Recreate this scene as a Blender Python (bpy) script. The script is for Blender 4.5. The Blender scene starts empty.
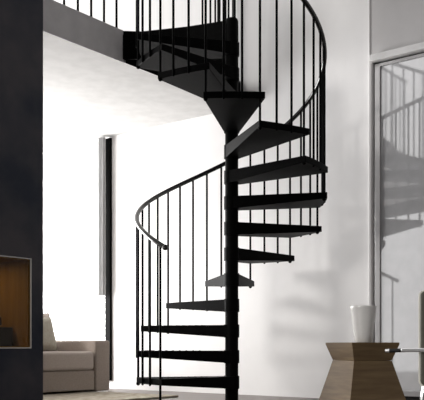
import bpy, bmesh, math, random
from mathutils import Vector, Matrix
random.seed(4)
PI = math.pi
S = bpy.context.scene
COL = S.collection
F = 806.0                     # focal length in pixels of the 424 px frame
CX, CD, CH = 0.159, 6.5, 0.49 # camera offset from the stair pole, height
# ------------------------------------------------------------------ camera
cam = bpy.data.cameras.new('camera'); camo = bpy.data.objects.new('camera', cam); COL.objects.link(camo)
cam.sensor_width = 36; cam.lens = F/424*36; cam.clip_end = 200
camo.location = (-CX, -CD, CH); camo.rotation_euler = (PI/2, 0, 0)
cam.shift_y = (345-200)/424
S.camera = camo
S.view_settings.view_transform = 'Standard'; S.view_settings.look = 'None'
S.view_settings.exposure = 0.1; S.view_settings.gamma = 1.0
S.view_settings.use_curve_mapping = False
# frame of the room: a runs right/towards the viewer, b runs away to the right
def ab(a, b, z=0.0):
    X = .786*a + .618*b; D = -.618*a + .786*b
    return Vector((X-CX, D-CD, z))
ROT = math.atan2(-.618, .786)
# ------------------------------------------------------------------ sky
W = bpy.data.worlds.new('world'); S.world = W; W.use_nodes = True
nt = W.node_tree; nt.nodes.clear()
out = nt.nodes.new('ShaderNodeOutputWorld'); bg = nt.nodes.new('ShaderNodeBackground')
geo = nt.nodes.new('ShaderNodeTexCoord')
dot = nt.nodes.new('ShaderNodeVectorMath'); dot.operation = 'DOT_PRODUCT'
dot.inputs[1].default_value = Vector((-.85, .5, .05)).normalized()
mr = nt.nodes.new('ShaderNodeMapRange'); mr.interpolation_type = 'SMOOTHSTEP'
mr.inputs['From Min'].default_value = -.15; mr.inputs['From Max'].default_value = .62
mr.inputs['To Min'].default_value = .17; mr.inputs['To Max'].default_value = 1.3
nt.links.new(geo.outputs['Generated'], dot.inputs[0]); nt.links.new(dot.outputs['Value'], mr.inputs['Value'])
nt.links.new(mr.outputs['Result'], bg.inputs['Strength']); bg.inputs['Color'].default_value = (1, .985, .985, 1)
nt.links.new(bg.outputs[0], out.inputs[0])
# ------------------------------------------------------------------ area lamps added at unseen left openings to brighten the back wall
def added_side_light(name, a, b0, b1, z0, z1, power):
    L = bpy.data.lights.new(name, 'AREA'); L.shape = 'RECTANGLE'; L.size = b1-b0; L.size_y = z1-z0
    L.energy = power; L.color = (1, .99, .985)
    o = bpy.data.objects.new(name, L); COL.objects.link(o)
    o.location = ab(a, (b0+b1)/2, (z0+z1)/2)
    d = ab(1, 0)-ab(0, 0)                 # shines along +a
    o.rotation_euler = d.to_track_quat('-Z', 'Y').to_euler()
added_side_light('added_lower_daylight', -8.45, 3.6, 6.2, .15, 2.7, 380)
added_side_light('added_upper_daylight', -8.45, 3.6, 6.2, 3.2, 5.4, 85)

SL = bpy.data.lights.new('low_sun', 'SUN'); SL.energy = 1.1; SL.angle = math.radians(10); SL.color = (1, .975, .94)
so_ = bpy.data.objects.new('low_sun', SL); COL.objects.link(so_); so_.rotation_euler = Vector((.755, .595, -.2)).to_track_quat('-Z', 'Y').to_euler()

# ------------------------------------------------------------------ materials
def mat(name, col, rough=.6, metal=0, spec=.5, noise=None, coat=0, bump=0, nscale=8):
    m = bpy.data.materials.new(name); m.use_nodes = True
    n = m.node_tree; p = n.nodes['Principled BSDF']
    p.inputs['Base Color'].default_value = (*col, 1); p.inputs['Roughness'].default_value = rough
    p.inputs['Metallic'].default_value = metal; p.inputs['Specular IOR Level'].default_value = spec
    p.inputs['Coat Weight'].default_value = coat; p.inputs['Coat Roughness'].default_value = .04
    tc = n.nodes.new('ShaderNodeTexCoord'); nz = n.nodes.new('ShaderNodeTexNoise')
    nz.inputs['Scale'].default_value = nscale; nz.inputs['Detail'].default_value = 6
    n.links.new(tc.outputs['Object'], nz.inputs['Vector'])
    c2 = noise or tuple(min(1, c*.9) for c in col)
    r = n.nodes.new('ShaderNodeValToRGB'); r.color_ramp.elements[0].position = .35; r.color_ramp.elements[1].position = .65
    r.color_ramp.elements[0].color = (*col, 1); r.color_ramp.elements[1].color = (*c2, 1)
    n.links.new(nz.outputs['Fac'], r.inputs['Fac']); n.links.new(r.outputs['Color'], p.inputs['Base Color'])
    if bump:
        b = n.nodes.new('ShaderNodeBump'); b.inputs['Strength'].default_value = bump; b.inputs['Distance'].default_value = .01
        n.links.new(nz.outputs['Fac'], b.inputs['Height']); n.links.new(b.outputs['Normal'], p.inputs['Normal'])
    return m
def wood(name, c1, c2, scale=3, stretch=(1, 1, 14), rough=.45):
    m = mat(name, c1, rough); n = m.node_tree; p = n.nodes['Principled BSDF']
    tc = n.nodes.new('ShaderNodeTexCoord'); mp = n.nodes.new('ShaderNodeMapping'); mp.inputs['Scale'].default_value = stretch
    nz = n.nodes.new('ShaderNodeTexNoise'); nz.inputs['Scale'].default_value = scale; nz.inputs['Detail'].default_value = 8
    r = n.nodes.new('ShaderNodeValToRGB'); r.color_ramp.elements[0].position = .3; r.color_ramp.elements[1].position = .7
    r.color_ramp.elements[0].color = (*c1, 1); r.color_ramp.elements[1].color = (*c2, 1)
    n.links.new(tc.outputs['Object'], mp.inputs[0]); n.links.new(mp.outputs[0], nz.inputs['Vector'])
    n.links.new(nz.outputs['Fac'], r.inputs['Fac']); n.links.new(r.outputs['Color'], p.inputs['Base Color'])
    return m
def glass(name, tint=(1, 1, 1), gloss=.06):
    m = bpy.data.materials.new(name); m.use_nodes = True; n = m.node_tree; n.nodes.clear()
    o = n.nodes.new('ShaderNodeOutputMaterial'); t = n.nodes.new('ShaderNodeBsdfTransparent'); g = n.nodes.new('ShaderNodeBsdfGlossy')
    mx = n.nodes.new('ShaderNodeMixShader'); t.inputs[0].default_value = (*tint, 1); g.inputs['Roughness'].default_value = .02
    mx.inputs[0].default_value = gloss
    n.links.new(t.outputs[0], mx.inputs[1]); n.links.new(g.outputs[0], mx.inputs[2]); n.links.new(mx.outputs[0], o.inputs[0])
    return m
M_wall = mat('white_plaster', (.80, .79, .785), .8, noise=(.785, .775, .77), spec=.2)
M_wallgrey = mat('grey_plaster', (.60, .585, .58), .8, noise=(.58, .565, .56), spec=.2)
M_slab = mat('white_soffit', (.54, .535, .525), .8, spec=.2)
M_fascia = mat('grey_fascia', (.86, .84, .84), .7, spec=.3)
M_dark = mat('dark_steel_plaster', (.014, .021, .042), .55, noise=(.075, .069, .08), nscale=2.6, spec=.35, bump=.2)
M_floor = wood('dark_oak_floor', (.085, .065, .052), (.13, .10, .085), 2, (1, 9, 1), .35)
M_black = mat('black_powder_coated_steel', (.0015, .0015, .0015), .5, noise=(.003, .003, .003), nscale=60, spec=.03)
M_rail = mat('gloss_black_handrail', (.008, .008, .008), .16, spec=.6)
M_white = mat('white_lacquer', (.80, .79, .78), .25, spec=.5)
M_door = mat('grey_lacquered_glass', (.60, .60, .61), .30, spec=.5, coat=1)
M_door.node_tree.nodes['Principled BSDF'].inputs['Coat IOR'].default_value = 3.0
M_doorframe = mat('pale_grey_aluminium', (.50, .49, .49), .3, metal=.3)
M_gap = mat('shadow_gap_black', (.03, .028, .028), .7)
M_sofa = mat('taupe_sofa_fabric', (.36, .305, .265), .9, noise=(.31, .26, .225), nscale=90, bump=.2, spec=.1)
M_sofa2 = mat('pale_seat_fabric', (.46, .40, .355), .9, noise=(.42, .36, .32), nscale=90, bump=.2, spec=.1)
M_pillow = mat('beige_cushion_fabric', (.42, .39, .33), .9, noise=(.36, .33, .27), nscale=60, bump=.2, spec=.1)
M_rug = mat('mottled_beige_rug', (.46, .42, .35), 1, noise=(.30, .26, .20), nscale=14, bump=.6, spec=.05)
M_wood = wood('walnut_veneer', (.105, .064, .028), (.185, .122, .058), 4, (1, 1, 10), .7)
M_vase = mat('white_glazed_ceramic', (.80, .79, .77), .22, spec=.5)
M_chrome = mat('polished_chrome', (.9, .9, .9), .28, metal=1)
M_olive = mat('olive_grey_leather', (.085, .08, .06), .55, noise=(.07, .066, .05), nscale=50, bump=.15)
M_piping = mat('cream_piping', (.70, .68, .60), .6)
M_grip = mat('black_rubber', (.01, .01, .01), .5)
M_frame = mat('off_white_metal_frame', (.85, .83, .8), .35)
M_fire = wood('amber_firebox_lining', (.34, .20, .04), (.2, .11, .02), 4, (6, 6, .6), .6)
M_log = wood('charred_log', (.04, .025, .015), (.015, .01, .008), 8, (1, 1, 6), .9)
M_glass = glass('clear_window_glass', gloss=.04)
M_fglass = glass('smoked_fire_glass', (.8, .76, .7), .015)
M_curtain = mat('grey_curtain_cloth', (.5, .5, .5), .9, spec=.1)
M_ground = mat('pale_terrace_stone', (.75, .74, .72), .9)
M_out = mat('white_render', (.8, .8, .8), .9)

# ------------------------------------------------------------------ mesh helpers
def hexa(bm, P):
    v = [bm.verts.new(p) for p in P]
    for f in ((3,2,1,0), (4,5,6,7), (0,1,5,4), (1,2,6,5), (2,3,7,6), (3,0,4,7)):
        bm.faces.new([v[i] for i in f])
def box_ab(bm, a0, a1, b0, b1, z0, z1):
    hexa(bm, [ab(a0,b0,z0), ab(a1,b0,z0), ab(a1,b1,z0), ab(a0,b1,z0), ab(a0,b0,z1), ab(a1,b0,z1), ab(a1,b1,z1), ab(a0,b1,z1)])
def box(bm, x0, x1, y0, y1, z0, z1):
    hexa(bm, [(x0,y0,z0), (x1,y0,z0), (x1,y1,z0), (x0,y1,z0), (x0,y0,z1), (x1,y0,z1), (x1,y1,z1), (x0,y1,z1)])
def prism(bm, pts, z0, z1):
    lo = [bm.verts.new((p[0], p[1], z0)) for p in pts]; hi = [bm.verts.new((p[0], p[1], z1)) for p in pts]
    n = len(pts); bm.faces.new(lo[::-1]); bm.faces.new(hi)
    for i in range(n): bm.faces.new((lo[i], lo[(i+1)%n], hi[(i+1)%n], hi[i]))
def cyl(bm, p0, p1, r0, r1=None, n=14):
    r1 = r0 if r1 is None else r1
    p0, p1 = Vector(p0), Vector(p1); d = (p1-p0).normalized()
    x = d.orthogonal().normalized(); y = d.cross(x)
    A = []; B = []
    for i in range(n):
        t = 2*PI*i/n; o = x*math.cos(t)+y*math.sin(t)
        A.append(bm.verts.new(p0+o*r0)); B.append(bm.verts.new(p1+o*r1))
    for i in range(n): bm.faces.new((A[i], A[(i+1)%n], B[(i+1)%n], B[i]))
    bm.faces.new(A[::-1]); bm.faces.new(B)
def tube(bm, pts, r, n=12, cap=True):
    pts = [Vector(p) for p in pts]; rings = []; up = None
    for i, p in enumerate(pts):
        d = (pts[min(i+1, len(pts)-1)]-pts[max(i-1, 0)]).normalized()
        if up is None: up = d.orthogonal().normalized()
        up = (up-d*up.dot(d)).normalized(); s = d.cross(up)
        rings.append([bm.verts.new(p+(up*math.cos(2*PI*k/n)+s*math.sin(2*PI*k/n))*r) for k in range(n)])
    for a, b in zip(rings, rings[1:]):
        for k in range(n): bm.faces.new((a[k], a[(k+1)%n], b[(k+1)%n], b[k]))
    if cap: bm.faces.new(rings[0][::-1]); bm.faces.new(rings[-1])
def lathe(bm, prof, n=40):
    rings = [[bm.verts.new((r*math.cos(2*PI*k/n), r*math.sin(2*PI*k/n), z)) for k in range(n)] for r, z in prof]
    for a, b in zip(rings, rings[1:]):
        for k in range(n): bm.faces.new((a[k], a[(k+1)%n], b[(k+1)%n], b[k]))
    bm.faces.new(rings[0][::-1]); bm.faces.new(rings[-1])
def sphere(bm, c, r, seg=12):
    bmesh.ops.create_uvsphere(bm, u_segments=seg, v_segments=8, radius=r, matrix=Matrix.Translation(c))
def obj(name, bm, m, parent=None, bevel=0, smooth=False, segs=2):
    bmesh.ops.recalc_face_normals(bm, faces=bm.faces)
    me = bpy.data.meshes.new(name); bm.to_mesh(me); bm.free(); me.materials.append(m)
    o = bpy.data.objects.new(name, me); COL.objects.link(o)
    if parent: o.parent = parent; o.matrix_parent_inverse = Matrix.Translation(parent.location).inverted() if not parent.parent and parent.type == 'EMPTY' else Matrix.Identity(4)
    if smooth:
        for p in me.polygons: p.use_smooth = True
        try: me.set_sharp_from_angle(angle=math.radians(38))
        except Exception: pass
    if bevel:
        b = o.modifiers.new('bevel', 'BEVEL'); b.width = bevel; b.segments = segs; b.limit_method = 'ANGLE'
        for p in me.polygons: p.use_smooth = True
        try: me.set_sharp_from_angle(angle=math.radians(60))
        except Exception: pass
    return o
def sub(name, bm, m, parent, **k):
    """a part of a part: same world coordinates as its parent mesh"""
    o = obj(name, bm, m, None, **k); o.parent = parent; o.matrix_parent_inverse = Matrix.Identity(4); return o
def thing(name, label, cat, loc=(0, 0, 0), group=None):
    o = bpy.data.objects.new(name, None); COL.objects.link(o); o.location = loc
    o['label'] = label; o['category'] = cat
    if group: o['group'] = group
    return o
def part(name, bm, m, root, **k):
    """part given in world coordinates under an Empty standing at root.location"""
    bmesh.ops.translate(bm, verts=bm.verts, vec=-Vector(root.location))
    o = obj(name, bm, m, None, **k); o.parent = root; return o
def subpart(name, bm, m, root, par, **k):
    bmesh.ops.translate(bm, verts=bm.verts, vec=-Vector(root.location))
    o = obj(name, bm, m, None, **k); o.parent = par; return o
def struct(name, bm, m, label=None, **k):
    o = obj(name, bm, m, **k); o['kind'] = 'structure'
    if label: o['label'] = label
    return o
BM = bmesh.new

# ------------------------------------------------------------------ the room
WB = 6.44       # back wall plane
ZC, ZU = 2.84, 3.10   # soffit and upper floor level
CORNER = -3.255  # where the white wall ends and the grey built-out wall begins
WA0, WA1 = -8.38, -6.497
bm = BM(); box_ab(bm, -8.6, 2.5, -1.2, WB+.2, -.12, 0)
struct('floor', bm, M_floor, 'dark brown wooden floor')
bm = BM()
box_ab(bm, -8.6, WA0, WB, WB+.2, 0, 6.0)
box_ab(bm, WA0, WA1, WB, WB+.2, 0, .09)
box_ab(bm, WA0, WA1, WB, WB+.2, ZC-.02, 6.0)
box_ab(bm, WA1, CORNER, WB, WB+.2, 0, 6.0)
struct('wall_back', bm, M_wall, 'white plaster wall behind the spiral stair')
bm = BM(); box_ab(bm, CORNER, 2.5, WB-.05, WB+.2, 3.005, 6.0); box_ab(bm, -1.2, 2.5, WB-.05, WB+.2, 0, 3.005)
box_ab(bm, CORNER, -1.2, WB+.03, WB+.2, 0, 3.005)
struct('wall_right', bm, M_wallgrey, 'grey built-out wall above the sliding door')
bm = BM(); box_ab(bm, -8.6, -8.4, -1.2, 3.3, 0, 6.0); box_ab(bm, -8.6, -8.4, 3.3, WB, ZC-.05, 3.15)
box_ab(bm, -8.6, -8.4, 6.3, WB, 0, 6.0); box_ab(bm, -8.6, -8.4, 3.3, 6.3, 5.5, 6.0)
struct('wall_left', bm, M_wall)
# slab of the upper floor: soffit and fascia; its free edge runs away along b at a = EA
EA = .786*-.68 - .618*6.77
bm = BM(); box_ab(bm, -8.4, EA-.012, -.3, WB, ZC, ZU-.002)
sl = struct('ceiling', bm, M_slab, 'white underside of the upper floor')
bm = BM(); box_ab(bm, EA-.012, EA, -.3, WB-.001, ZC-.002, ZU+.004)
struct('trim_1', bm, M_fascia, 'grey edge of the upper floor', bevel=.004)
# window in the back wall, black frame, glass
bm = BM()
box_ab(bm, WA1-.08, WA1, WB-.03, WB+.12, .09, ZC-.02)
box_ab(bm, WA0, WA0+.06, WB-.03, WB+.12, .09, ZC-.02)
box_ab(bm, WA0+.06, WA1-.07, WB+.03, WB+.10, .09, .12)
wn = struct('window_1', bm, M_black, 'black framed window behind the sofa', bevel=.004)
bm = BM(); box_ab(bm, WA0+.06, WA1-.07, WB+.06, WB+.068, .12, ZC-.02)
sub('pane', bm, M_glass, wn)
# terrace outside
bm = BM(); box_ab(bm, -16, -4, WB+.2, 16, -.14, -.02)
struct('floor_terrace', bm, M_ground, 'pale terrace outside the window')
# grey curtain hanging beside the window frame
bm = BM()
a0, a1, n = -6.626, -6.52, 26
fr = []; 
for i in range(n+1):
    a = a0+(a1-a0)*i/n; w = .018*math.sin(i/n*PI*7)
    fr.append((a, WB-.09+w))
for z0, z1 in ((1.05, ZC-.02),):
    lo = [bm.verts.new(ab(a, b, z0)) for a, b in fr]; hi = [bm.verts.new(ab(a, b, z1)) for a, b in fr]
    lo2 = [bm.verts.new(ab(a, b+.004, z0)) for a, b in fr]; hi2 = [bm.verts.new(ab(a, b+.004, z1)) for a, b in fr]
    for i in range(n):
        bm.faces.new((lo[i], lo[i+1], hi[i+1], hi[i])); bm.faces.new((lo2[i+1], lo2[i], hi2[i], hi2[i+1]))
        bm.faces.new((lo[i+1], lo[i], lo2[i], lo2[i+1])); bm.faces.new((hi[i], hi[i+1], hi2[i+1], hi2[i]))
    bm.faces.new((lo[0], hi[0], hi2[0], lo2[0])); bm.faces.new((lo[n], lo2[n], hi2[n], hi[n]))
o = obj('curtain', bm, M_curtain, smooth=True)
o['label'] = 'narrow grey curtain hanging beside the black window frame'; o['category'] = 'curtain'

# sliding door set in the grey wall
DB = WB-.045
bm = BM(); box_ab(bm, CORNER+.035, -1.3, DB-.01, WB+.03, .055, .10); box_ab(bm, CORNER+.035, CORNER+.085, DB-.01, WB+.03, .10, 2.93)
box_ab(bm, CORNER+.035, -1.3, DB-.01, WB+.03, 2.905, 2.93); box_ab(bm, -1.35, -1.3, DB-.01, WB+.03, .10, 2.905)
dr = struct('door_1', bm, M_doorframe, 'tall glossy pale grey sliding door', bevel=.003)
bm = BM(); box_ab(bm, CORNER+.085, -1.35, DB+.005, WB+.03, .10, 2.905)
sub('door_panel', bm, M_door, dr)
bm = BM(); box_ab(bm, CORNER, -1.2, WB-.02, WB+.03, .0, .055); box_ab(bm, CORNER+.015, CORNER+.035, WB-.02, WB+.03, .055, 2.96)
box_ab(bm, CORNER+.035, -1.2, WB-.02, WB+.03, 2.93, 2.95)
struct('trim_2', bm, M_gap, 'dark shadow gap around the sliding door')
bm = BM(); box_ab(bm, CORNER+.005, -1.2, WB-.10, WB+.03, 2.95, 3.005)
struct('trim_3', bm, M_white, 'white header track above the sliding door', bevel=.004)
bm = BM(); box_ab(bm, CORNER-.03, CORNER+.015, WB-.055, WB+.03, 0, 2.96); box_ab(bm, CORNER-.03, CORNER, WB-.055, WB, 2.96, 6.0)
struct('trim_4', bm, M_wallgrey, 'rounded pale grey end of the plaster wall', bevel=.015, segs=4)

# dark chimney breast at the left with the fireplace opening
FX, FD = -.964, 4.6
FA = .786*FX - .618*FD; FB = .618*FX + .786*FD       # far face corner
def fb(px):                                          # b on the face at image column px
    r = (px-212)/F; # X = r*D ; X=.786FA+.618b ; D=-.618FA+.786b
    return (r*(-.618*FA) - .786*FA)/(.618 - r*.786)
def fz(px, py):
    b = fb(px); D = -.618*FA+.786*b
    return CH+(345-py)*D/F
b1 = fb(31); z1 = fz(31, 258.5); z0 = fz(31, 348.5); b0 = b1-1.15
bm = BM(); T = .55
box_ab(bm, FA-T, FA, b1, FB, 0, 6.0); box_ab(bm, FA-T, FA, b0, b1, 0, z0); box_ab(bm, FA-T, FA, b0, b1, z1, 6.0)
box_ab(bm, FA-T, FA, b0-1.2, b0, 0, 6.0); box_ab(bm, FA-T, FA-T+.05, b0, b1, z0, z1)
struct('wall_fireplace', bm, M_dark, 'dark blue-black chimney breast holding the fireplace')
fp = thing('fireplace', 'built-in fireplace with amber lining and thin pale frame in the dark wall', 'fireplace', ab(FA-.2, (b0+b1)/2, z0+.002))
bm = BM(); fw = .008
box_ab(bm, FA-.001, FA+.006, b1-fw, b1, z0, z1); box_ab(bm, FA-.001, FA+.006, b0, b0+fw, z0, z1)
box_ab(bm, FA-.001, FA+.006, b0+fw, b1-fw, z0, z0+fw*.8); box_ab(bm, FA-.001, FA+.006, b0+fw, b1-fw, z1-fw*.8, z1)
part('frame', bm, M_frame, fp, bevel=.002)
bm = BM(); e = .002
box_ab(bm, FA-.45, FA-.44, b0+e, b1-e, z0+e, z1-e)
box_ab(bm, FA-.44, FA-.009, b0+e, b0+.012, z0+e, z1-e); box_ab(bm, FA-.44, FA-.009, b1-.012, b1-e, z0+e, z1-e)
box_ab(bm, FA-.44, FA-.009, b0+.012, b1-.012, z0+e, z0+.012); box_ab(bm, FA-.44, FA-.009, b0+.012, b1-.012, z1-.012, z1-e)
part('firebox', bm, M_fire, fp)
bm = BM(); box_ab(bm, FA-.008, FA-.004, b0+.012, b1-.012, z0+.012, z1-.012)
part('glass_pane', bm, M_fglass, fp)
bm = BM(); box_ab(bm, FA-.36, FA-.12, b0+.1, b1-.03, z0+.012, z0+.12)
part('burner_tray', bm, M_gap, fp, bevel=.006)
for i in range(5):
    bm = BM(); bb = b1-.18-i*.19
    cyl(bm, ab(FA-.32+.02*(i % 2), bb-.11, z0+.145), ab(FA-.16, bb+.1, z0+.155+.01*(i % 2)), .028, .024, 10)
    part('log', bm, M_log, fp, smooth=True)
L = bpy.data.lights.new('fire_lamp', 'AREA'); L.shape = 'RECTANGLE'; L.size = .9; L.size_y = .05; L.energy = 1.3; L.color = (1, .7, .3)
lo = bpy.data.objects.new('fire_lamp', L); COL.objects.link(lo); lo.location = ab(FA-.22, (b0+b1)/2, z1-.02); lo.rotation_euler = (0, 0, math.atan2(.786, .618))

# ------------------------------------------------------------------ the spiral staircase (pole at the origin)
R = .772; RISE = .2063; Z1 = .238; PR = .053; NT = 14; HA = 16.7
st = thing('spiral_staircase', 'black steel spiral staircase winding up to the upper floor', 'staircase')
def pol(az, r, z): t = math.radians(az); return Vector((r*math.cos(t), r*math.sin(t), z))
ZL = Z1+.2042*NT     # landing level
bm = BM(); lathe(bm, [(PR, .012), (PR, ZL), (PR*.85, ZL+.02)], 32)
pole = part('pole', bm, M_black, st, smooth=True)
bm = BM(); lathe(bm, [(.13, 0), (.13, .010), (.125, .012)], 36); part('base_plate', bm, M_black, st, smooth=True)
def tread(k):
    c = 210-30*k; z = Z1+RISE*k
    bm = BM(); inner = .05; azs = [c-HA+2*HA*i/6 for i in range(7)]
    ro = R; dO, dI = .048, .10
    rr = lambda a: ro*(.35+.65*math.cos(math.radians(HA))/math.cos(math.radians(a-c)))
    top = [pol(a, rr(a), z) for a in azs]; bot = [pol(a, rr(a), z-dO) for a in azs]
    it = [pol(a, .060, z) for a in (c+85, c-85)]; ib = [pol(a, .060, z-dI) for a in (c+85, c-85)]
    T = [bm.verts.new(p) for p in top+it]; B = [bm.verts.new(p) for p in bot+ib]
    n = len(T); bm.faces.new(T); bm.faces.new(B[::-1])
    for i in range(n): bm.faces.new((T[i], B[i], B[(i+1) % n], T[(i+1) % n]))
    t = part('tread', bm, M_black, st, bevel=.003)
    bm = BM(); lathe(bm, [(PR+.001, z-.10), (PR+.009, z-.10), (PR+.009, z+.004), (PR+.001, z+.004)], 28)
    s = subpart('hub_sleeve', bm, M_black, st, t, smooth=True)
    bm = BM()   # pressed non-slip ribs on the walking surface
    for i in range(9):
        r = .26+.055*i
        tube(bm, [pol(c-11+22*j/8, r, z+.001) for j in range(9)], .003, 6)
    subpart('grip_rib', bm, M_black, st, t)
    return t
for k in range(NT): tread(k)
def railz(az): return 1.235+.2008*(225-az)/30.0
AZ_END = -195+360-360  # -195 : landing edge
bm = BM(); RR = R-.02
OX = Vector((-.01, 0, 0))
pts = [OX+pol(229-2*i, RR, railz(229-2*i)) for i in range(int((229+193)/2)+1)]
tube(bm, pts, .0185, 14)
part('handrail', bm, M_rail, st, smooth=True)
bm = BM(); sphere(bm, pts[0], .0225); part('handrail_end', bm, M_rail, st, smooth=True)
i = 0; az = 225
while az >= -190:
    k = max(0, min(NT-1, math.floor((225-az-.01)/30)))      # lower tread for the shared edges
    zb = Z1+RISE*k-.052
    if az == 225: zb = .012
    rb = R-.02
    bm = BM(); cyl(bm, OX+pol(az, rb, zb), OX+pol(az, rb, railz(az)-.01), .0092, n=10)
    b = part('newel_post' if az == 225 else 'baluster', bm, M_black, st, smooth=True)
    if az != 225:
        bm = BM(); sphere(bm, OX+pol(az, rb, zb+.003), .0096 if (225-az) % 30 else .0165, 10)
        subpart('baluster_cap', bm, M_black, st, b, smooth=True)
    else:
        bm = BM(); cyl(bm, OX+pol(az, rb, 0), OX+pol(az, rb, .012), .045, n=20); subpart('foot_plate', bm, M_black, st, b)
    az -= 10
# landing: quadrant plate from the pole to the slab edge
E = lambda b, z=0: ab(EA, b, z)
def eb(x_rel): return x_rel
bp = .618*CX + .786*CD          # b of the pole
pA = pol(165, R, 0); bA = .618*(pA.x+CX)+.786*(pA.y+CD)
land = [Vector((.0, -.045, 0)), pA*.5+Vector((0, 0, 0)), pA, E(bA-.10)+Vector((.004, -.003, 0)), E(bA-.05)+(ab(.006, 0)-ab(0, 0)), E(bp+.78)+(ab(.006, 0)-ab(0, 0)), Vector((.055, .93, 0)), Vector((.048, .0, 0))]
lx = [(p.x, p.y) for p in land]
bm = BM(); prism(bm, lx, ZL-.03, ZL+.0)
ld = part('landing', bm, M_black, st)
bm = BM()   # deep edge beam under the landing on all sides
for i in range(len(land)):
    p, q = land[i], land[(i+1) % len(land)]
    d = (q-p).normalized(); nrm = Vector((-d.y, d.x, 0))*.006
    dz = .235
    hexa(bm, [v+Vector((0, 0, zz)) for zz in (ZL-dz, ZL-.03) for v in (p-nrm, q-nrm, q+nrm, p+nrm)])
subpart('edge_beam', bm, M_black, st, ld)
bm = BM()   # steel plate that fixes the stair to the slab edge
box_ab(bm, EA+.001, EA+.013, bA-.07, WB-.004, ZC-.004, ZL)
subpart('wall_plate', bm, M_black, st, ld, bevel=.003)
# landing guard on its open far side
g0, g1 = E(bp+.78)+(ab(.05, 0)-ab(0, 0)), Vector((.035, .91, 0)); g2 = Vector((.03, .06, 0))
gp = [g0.lerp(g1, t/4) for t in range(5)]+[g1.lerp(g2, t/5) for t in range(1, 5)]
for p in gp:
    bm = BM(); cyl(bm, p+Vector((0, 0, ZL)), p+Vector((0, 0, ZL+1.0)), .0092, n=10)
    part('baluster', bm, M_black, st, smooth=True)
bm = BM(); tube(bm, [g0+Vector((0, 0, ZL+1)), g1+Vector((0, 0, ZL+1)), g2+Vector((0, 0, ZL+1))], .0185, 12)
part('landing_handrail', bm, M_rail, st, smooth=True)

# guard rail standing on the slab edge, left of the landing
def guard(b0, b1, n, label):
    t = thing('guard_railing', label, 'railing', ab(EA-.035, (b0+b1)/2, ZU+.004))
    for i in range(n):
        p = ab(EA-.035, b0+(b1-b0)*i/(n-1), ZU+.004)
        bm = BM(); cyl(bm, p, p+Vector((0, 0, 1.0)), .0095, n=10); b = part('baluster', bm, M_black, t, smooth=True)
        bm = BM(); cyl(bm, p, p+Vector((0, 0, .006)), .02, n=12); subpart('base_flange', bm, M_black, t, b)
    bm = BM(); tube(bm, [ab(EA-.035, b0-.05, ZU+1.004), ab(EA-.035, b1+.03, ZU+1.004)], .0185, 12)
    part('handrail', bm, M_rail, t, smooth=True)
bE = .618*-.68+.786*6.77
guard(bE-.137-.1425*16, bE-.137, 17, 'black guard railing along the upper floor edge left of the stair')
guard(bE+1.0, WB-.06, 5, 'short black guard railing on the upper floor between stair landing and back wall')

# ------------------------------------------------------------------ rug, sofa
bm = BM(); box_ab(bm, -6.9, -4.92, 3.9, 5.75, 0, .018)
bmesh.ops.subdivide_edges(bm, edges=bm.edges[:], cuts=5, use_grid_fill=True)
o = obj('rug', bm, M_rug, bevel=.004); o['label'] = 'mottled beige rug lying on the dark floor in front of the sofa'; o['category'] = 'rug'
SA, SB = -5.95, 5.87     # front right bottom corner of the sofa (a, b)
so = thing('sofa', 'taupe fabric sofa with a wide square arm beside the window', 'sofa', ab(SA-.45, SB-1.0, .0))
SZ = .019
def sbox(name, a0, a1, b0, b1, z0, z1, m, bev, sg=4):
    bm = BM(); box_ab(bm, a0, a1, b0, b1, z0, z1); return part(name, bm, m, so, bevel=bev, segs=sg)
sbox('armrest', SA-.92, SA, SB-.20, SB, SZ+.004, .535, M_sofa, .018)
sbox('armrest', SA-.92, SA, SB-2.1, SB-1.9, SZ+.004, .535, M_sofa, .018)
sbox('base', SA-.90, SA-.012, SB-1.895, SB-.205, SZ+.02, .235, M_sofa, .01)
sbox('backrest', SA-.92, SA-.74, SB-1.895, SB-.205, .235, .62, M_sofa, .03)
for j in range(2):
    c = sbox('seat_cushion', SA-.735, SA-.004, SB-1.893+.845*j, SB-1.053+.845*j, .238, .425, M_sofa2, .035, 6)
    bm = BM(); b0_, b1_ = SB-1.893+.845*j, SB-1.053+.845*j
    tube(bm, [ab(SA-.001, b0_+.035, .25), ab(SA-.001, b1_-.035, .25)], .004, 6); subpart('piping', bm, M_sofa, so, c)
for a_ in (SA-.86, SA-.06):
    for b_ in (SB-2.05, SB-.06):
        bm = BM(); cyl(bm, ab(a_, b_, .018 if a_ > -6.9 else 0), ab(a_, b_, SZ+.03), .02, n=12); part('foot', bm, M_gap, so)
def pillow(name, a, b, z, w, h, t, lean, yaw, m, root=None, label=None):
    bm = BM(); n = 14; g = {}
    for s in (1, -1):
        for i in range(n+1):
            for j in range(n+1):
                x = -1+2*i/n; y = -1+2*j/n
                k = max(0, (1-x**4))*max(0, (1-y**4)); pinch = 1-.06*(1-abs(x))*(abs(y))-.0
                px = x*w/2*(1-.07*(1-y*y)*x*x); py = y*h/2*(1-.07*(1-x*x)*y*y)
                g[s, i, j] = bm.verts.new((px, s*(t/2)*k**.5+s*.001, py+h/2))
    for s in (1, -1):
        for i in range(n):
            for j in range(n): bm.faces.new((g[s,i,j], g[s,i+1,j], g[s,i+1,j+1], g[s,i,j+1]))
    bmesh.ops.remove_doubles(bm, verts=bm.verts, dist=.0025)
    p = ab(a, b, z)
    Mx = Matrix.Translation(p) @ Matrix.Rotation(yaw, 4, 'Z') @ Matrix.Rotation(lean, 4, 'X')
    bmesh.ops.transform(bm, matrix=Mx, verts=bm.verts)
    return bm
yb = math.atan2(.786, .618)     # along b
for j in range(2):
    part('back_cushion', pillow('', SA-.62, SB-.63-.84*j, .43, .80, .40, .20, -.12, yb, M_sofa2), M_sofa2, so, smooth=True)
bm = pillow('', SA-.30, SB-.64, .428, .40, .36, .13, -.30, yb, M_pillow)
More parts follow.
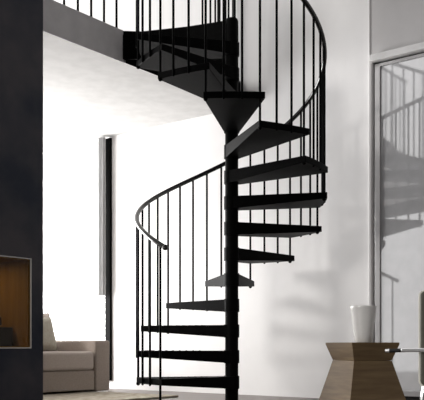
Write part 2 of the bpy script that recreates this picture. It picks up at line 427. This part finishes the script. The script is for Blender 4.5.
o = obj('throw_pillow', bm, M_pillow, smooth=True); o['label'] = 'beige throw pillow leaning back on the taupe sofa seat'; o['category'] = 'pillow'

# ------------------------------------------------------------------ hourglass side table with the vase
def P(px, D): return Vector(((px-212)/F*D-CX, D-CD, 0))
TD = 5.0; phi = math.radians(69.8)
near = P(352, TD)
def square(nc, s):   # near corner, side -> 4 corners
    l = Vector((-math.cos(phi), math.sin(phi), 0))*s; r = Vector((math.sin(phi), math.cos(phi), 0))*s
    return [nc, nc+r, nc+r+l, nc+l]
s_t = .344; cen = sum(square(near, s_t), Vector())/4
def ring(s): return [cen+(p-cen)*(s/s_t) for p in square(near, s_t)]
tb = thing('side_table', 'square hourglass-shaped walnut side table carrying a white vase', 'table', (cen.x, cen.y, 0))
zt, zw = .506, .392
bm = BM()
R0, R1 = ring(s_t), ring(.275)
v0 = [bm.verts.new((p.x, p.y, zt)) for p in R0]; vm = [bm.verts.new((p.x, p.y, zt-.012)) for p in R0]; v1 = [bm.verts.new((p.x, p.y, zw)) for p in R1]
bm.faces.new(v0); bm.faces.new(v1[::-1])
for i in range(4):
    j = (i+1) % 4; bm.faces.new((v0[i], v0[j], vm[j], vm[i])); bm.faces.new((vm[i], vm[j], v1[j], v1[i]))
part('table_top', bm, M_wood, tb, bevel=.0015)
bm = BM(); R2 = ring(.475)
v1 = [bm.verts.new((p.x, p.y, zw-.001)) for p in R1]; v2 = [bm.verts.new((p.x, p.y, 0)) for p in R2]
bm.faces.new(v1); bm.faces.new(v2[::-1])
for i in range(4): j = (i+1) % 4; bm.faces.new((v1[i], v1[j], v2[j], v2[i]))
part('base', bm, M_wood, tb, bevel=.0015)
vz = zt+.0005
bm = BM(); H = .232
outer = [(.049, 0), (.053, .006), (.059, .04), (.067, .10), (.0745, .16), (.081, .215), (.0825, H-.003), (.081, H)]
inner = [(.0785, H-.003), (.067, .16), (.055, .06), (.045, .02), (.001, .018)]
lathe(bm, outer+inner, 48)
vc = P(363.5, 5.13)
o = obj('vase', bm, M_vase, smooth=True); o.location = (vc.x, vc.y, vz)
o['label'] = 'white tapered ceramic vase standing on the walnut side table'; o['category'] = 'vase'

# ------------------------------------------------------------------ chair cut by the right edge
QD = 3.9
def q(px, py=345, D=QD): v = P(px, D); v.z = CH+(345-py)*D/F; return v
ch = thing('lounge_chair', 'olive leather lounge chair with polished metal arm at the right edge', 'chair', (q(440).x, q(440).y, 0))
def rounded_slab(x0, x1, y0, y1, z0, z1, r):
    bm = BM(); pts = []
    for cx_, cz, a0_ in ((x1-r, z1-r, 0), (x0+r, z1-r, 90), (x0+r, z0+r, 180), (x1-r, z0+r, 270)):
        for i in range(7):
            t = math.radians(a0_+15*i); pts.append((cx_+r*math.cos(t), cz+r*math.sin(t)))
    A = [bm.verts.new((x, y0, z)) for x, z in pts]; B = [bm.verts.new((x, y1, z)) for x, z in pts]
    bm.faces.new(A); bm.faces.new(B[::-1]); n = len(pts)
    for i in range(n): bm.faces.new((A[i], B[i], B[(i+1) % n], A[(i+1) % n]))
    return bm, pts
x0 = q(421).x; x1 = x0+.10; ZB, ZT = q(0, 385.5).z, q(0, 291).z
bm, pts = rounded_slab(x0, x0+.52, q(0).y, q(0).y+.07, ZB, ZT, .022)
bk = part('backrest', bm, M_olive, ch, bevel=.008)
bm = BM(); loop = [Vector((x, q(0).y+.035, z)) for x, z in pts]; loop.append(loop[0])
cxm = (x0+x0+.52)/2; czm = (ZB+ZT)/2
tube(bm, [Vector((cxm+(p.x-cxm)*1.012, p.y, czm+(p.z-czm)*1.012)) for p in loop], .006, 8, cap=False)
subpart('piping', bm, M_piping, ch, bk, smooth=True)
bm = BM(); box(bm, x0+.01, x0+.51, q(0).y+.085, q(0).y+.56, ZB-.0, ZB+.11); part('seat', bm, M_olive, ch, bevel=.02, segs=4)
# polished flat arm reaching out to the left, with black grip
for yy in (q(0).y-.03, q(0).y+.60):
    bm = BM(); zz = q(0, 350.2).z
    xs = q(402).x if yy < q(0).y else x0+.06
    box(bm, xs, x0+.50, yy-.012, yy+.016, zz-.009, zz+.010); a = part('armrest', bm, M_chrome, ch, bevel=.004)
    bm = BM(); cyl(bm, (xs-.055, yy, zz-.003), (xs+.02, yy, zz), .0095, .010, 12); subpart('grip', bm, M_grip, ch, a, smooth=True)
    bm = BM(); cyl(bm, (xs-.075, yy, zz-.003), (xs-.055, yy, zz-.003), .0075, .0105, 12); subpart('end_cap', bm, M_chrome, ch, a, smooth=True)
    bm = BM(); zz2 = ZB-.016
    yl = q(0).y+.02 if yy < q(0).y else yy-.05
    tube(bm, [(x0+.50, yl, zz2), (x0+.06, yl, zz2), (x0+.03, yl, zz2-.004), (x0+.013, yl, zz2-.02), (x0+.01, yl, zz2-.05), (x0+.01, yl, .012)], .012, 10)
    part('leg_frame', bm, M_chrome, ch, smooth=True)
    bm = BM(); box(bm, x0+.2, x0+.225, min(yl, yy)-.01, max(yl, yy)+.01, zz2, zz2+.012) ; part('cross_bar', bm, M_chrome, ch)
    bm = BM(); cyl(bm, (x0+.01, yl, 0), (x0+.01, yl, .014), .016, n=14); part('foot', bm, M_grip, ch)
    bm = BM(); cyl(bm, (x0+.49, yl, 0), (x0+.49, yl, zz2), .012, n=12); part('leg', bm, M_chrome, ch, smooth=True)
    bm = BM(); cyl(bm, (x0+.48, yy, zz2), (x0+.48, yy, zz-.009), .01, n=12); part('arm_support', bm, M_chrome, ch, smooth=True)

ch.rotation_euler.z = math.radians(-15)
